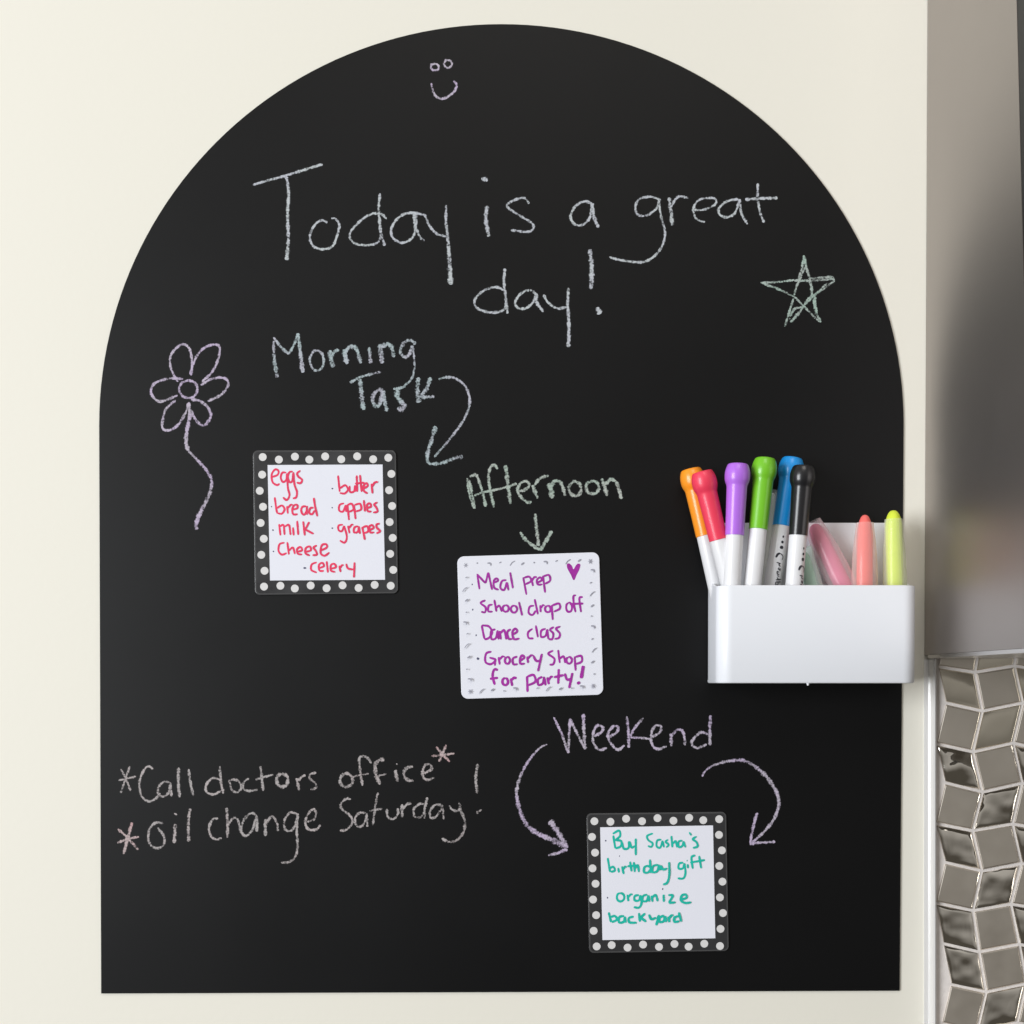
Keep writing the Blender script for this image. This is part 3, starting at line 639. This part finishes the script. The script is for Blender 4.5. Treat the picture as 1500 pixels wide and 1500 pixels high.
SCRIPT = ("@1.4 14,-4 10,-5 7,-3 5,1 | @3.2 5,1 7,4 12,6 | @1.6 19,4 20,-2 | @1.6 19,-2 22,0 24,-3 | @1.6 26,-1 28,0 29,-2 27,-3 31,-3 | @1.6 33,-2 32,1 36,0 36,-3 | @1.6 38,0 39,-3 | @1.6 41,0 43,-2 45,1 | @1.6 45,1 42,-8 |"
          "@1.6 48,1 46,-8 | @1.6 48,1 52,0 51,-3 48,-3 | @1.6 54,5 54,-3 | @1.6 57,0 58,-3 61,-1 61,-3 | @1.6 65,0 62,-1 65,-3 | @1.6 68,4 67,-3 71,-3")
def marker(label, top, capb, low, dt, db, colname, col, printed=None, rough=.32, roll=0.):
    """top / cap bottom / lower visible point in pixels; distance from the wall at top and at the low point"""
    e = empty('marker', label=label, category='marker', group='coloured markers standing in the white tray')
    top = (top[0], top[1] + 3)
    f = (capb[1] - top[1]) / (low[1] - top[1])
    dm = dt + (db - dt) * f
    a = W(*top, dt); c = W(*capb, dm); b = W(*low, db)
    ax = (a - c).normalized()
    base = c - ax * ((c.z - (zbot + .004)) / ax.z)
    mtx = frame_from(base, a)
    Lc = (c - base).length; Lt = (a - base).length
    e.matrix_world = mtx
    k = PX * 0.955
    cl = (Lt - Lc)
    u = cl / 108
    prof = [(Lc + t * u, r * k) for t, r in ((0.6,12.6),(0.1,13.3),(0.5,13.9),(30,14.2),(68,15.0),(73,15.1),(75,15.3),(77.5,16.1),(81,17.5),(85,18.4),(90,18.7),(95,18.5),(100,17.6),(104,16.3),(106.6,15.2),(107.8,14.0),(107.9,12.8),(107.3,11),(107.6,5),(107.8,0))]
    m = mat(colname, col, rough, spec=0.5, coat=.15, bump=(500, .03, .0003))
    cap = obj('cap', lathe(prof, 32, lambda z: (1.0, 1.0)), m, e, smooth=True)
    cap.data.set_sharp_from_angle(angle=R(50))
    br = 12.9 * k
    bar = obj('barrel', lathe([(0, 0), (0, br * .55), (.004, br * .7), (.006, br), (Lc + .004, br * 1.0), (Lc + .004, 0)]), M_barrel, e, smooth=True)
    bar.data.set_sharp_from_angle(angle=R(50))
    if printed is not None:
        off, s0 = printed       # sideways offset in px from the axis, start below the cap in px
        # writing wraps round the barrel: x along the barrel downwards, y across
        def place(px, py, d):
            ang = (off - py) / 12.9
            rr = br + .00006 + d
            # local -Y faces the camera
            th = -math.pi / 2 + ang
            return Vector((rr * math.cos(th), rr * math.sin(th), Lc - (s0 + px) * PX * .97))
        writing('barrel_print', 'three dots and flowing black script', "@3.4 -1.6,0 1.6,0 | @4.4 6.2,0 10,0 | @5.4 13.6,0 18.4,0 |" + SCRIPT.replace('@', '@'), (0, 0, 1), 1.5, M_print, e, 0, 0, place=lambda px, py, d: place(px if px < 18 else px, py, d))
        return e
    return e
# shift script part so that it starts after the dots
def shift(sc_, dx):
    out = []
    for st in sc_.split('|'):
        tk = st.split()
        if tk: out.append(' '.join([tk[0]] + ['%g,%g' % (float(p.split(',')[0]) + dx, float(p.split(',')[1])) for p in tk[1:]]))
    return ' | '.join(out)
SCRIPT = shift(SCRIPT, 20)
marker('orange-capped marker, leftmost and leaning left behind the red one', (1011.5,684.5), (1033,785), (1058,862), .011, .012, 'orange_plastic', (1.0, 0.33, 0.015))
marker('red-pink-capped marker leaning left in front of the orange one', (1028,688), (1052.5,791), (1072,864), .026, .024, 'red_pink_plastic', (0.86, 0.045, 0.10), rough=.4)
marker('lavender-purple-capped marker standing between the red and green ones', (1081,677), (1076,784.5), (1072.5,862), .029, .030, 'purple_plastic', (0.47, 0.16, 0.80))
marker('green-capped marker standing between the purple and blue ones', (1121,669), (1110.5,776), (1102.5,862), .024, .028, 'green_plastic', (0.18, 0.55, 0.02))
marker('blue-capped marker leaning right behind the black one', (1161,668.5), (1145,771), (1129.5,862), .013, .016, 'blue_plastic', (0.008, 0.29, 0.76), printed=(2.5, 17))
marker('black-capped marker with script on its white barrel in front of the blue one', (1177,679.5), (1169,784.5), (1162.5,862), .030, .029, 'black_plastic', (0.010, 0.010, 0.012), printed=(8.2, 19), rough=.28)

def chalk_pen(label, top, low, dt, db, name, col, tint, chalk_r=11.6, sleeve_r=(13.5, 20.5), drop=6, tip=.5):
    e = empty('chalk_pen', label=label, category='chalk', group='clear sleeves of coloured chalk in the white tray')
    a = W(*top, dt); b = W(*low, db); ax = (a - b).normalized()
    base = b - ax * ((b.z - (zbot + .004)) / ax.z)
    e.matrix_world = frame_from(base, a); L = (a - base).length
    k = PX * .97
    r = chalk_r * k
    prof = [(0.0005, 0), (0.0005, r * .9), (.002, r)] + [(L - .0105 * tip * 2 + .0105 * tip * 2 * math.sin(t / 8 * math.pi / 2), r * max(0.0, math.cos(t / 8 * math.pi / 2)) ** .8) for t in range(9)]
    prof[-1] = (L, 0)
    m = mat(name, col, .6, spec=.3, var=(300, .06))
    obj('chalk_stick', lathe(prof, 24), m, e, smooth=True)
    s0, s1 = sleeve_r[0] * k, sleeve_r[1] * k
    z1 = L - drop * k
    Ls = .05
    o = obj('clear_sleeve', lathe([(.0, 0), (0, s1), (max(.001, z1 - Ls), s1), (z1 - .03, s1 * .97), (z1 - .018, s1 * .9), (z1 - .009, s1 * .78), (z1 - .003, s0), (z1, s0 * .94), (z1, r * 1.02)], 32), clear_mat(name + '_sleeve', tint), e, smooth=True)
    o.data.set_sharp_from_angle(angle=R(60))
    return e
chalk_pen('coral chalk upright in a clear sleeve left of the yellow one', (1267,754), (1266.5,860), .020, .021, 'coral_chalk', (0.88, 0.17, 0.15), (1.0, .82, .78), 12, (13.4, 19.5), 12, .8)
chalk_pen('yellow chalk upright in a clear sleeve at the right end of the tray', (1308.5,747.5), (1311,860), .019, .019, 'yellow_chalk', (0.68, 0.80, 0.06), (.97, 1, .8), 12, (13.4, 17.5), 13)
chalk_pen('pink chalk in a clear sleeve leaning left behind the black marker', (1191,768), (1236,860), .012, .016, 'pink_chalk_stick', (0.72, 0.17, 0.30), (1.0, .84, .88), 13, (14.2, 21), -4)
chalk_pen('pale mint chalk in a clear sleeve low beside the black marker', (1177,808), (1189,862), .017, .018, 'mint_chalk_stick', (0.42, 0.60, 0.50), (.85, 1, .93), 9, (14, 18), -6)
chalk_pen('white chalk in a clear sleeve between green and blue markers', (1131,722), (1119,862), .009, .011, 'white_chalk_stick', (0.72, 0.70, 0.66), (.95, 1, 1), 9, (11, 15), -3)
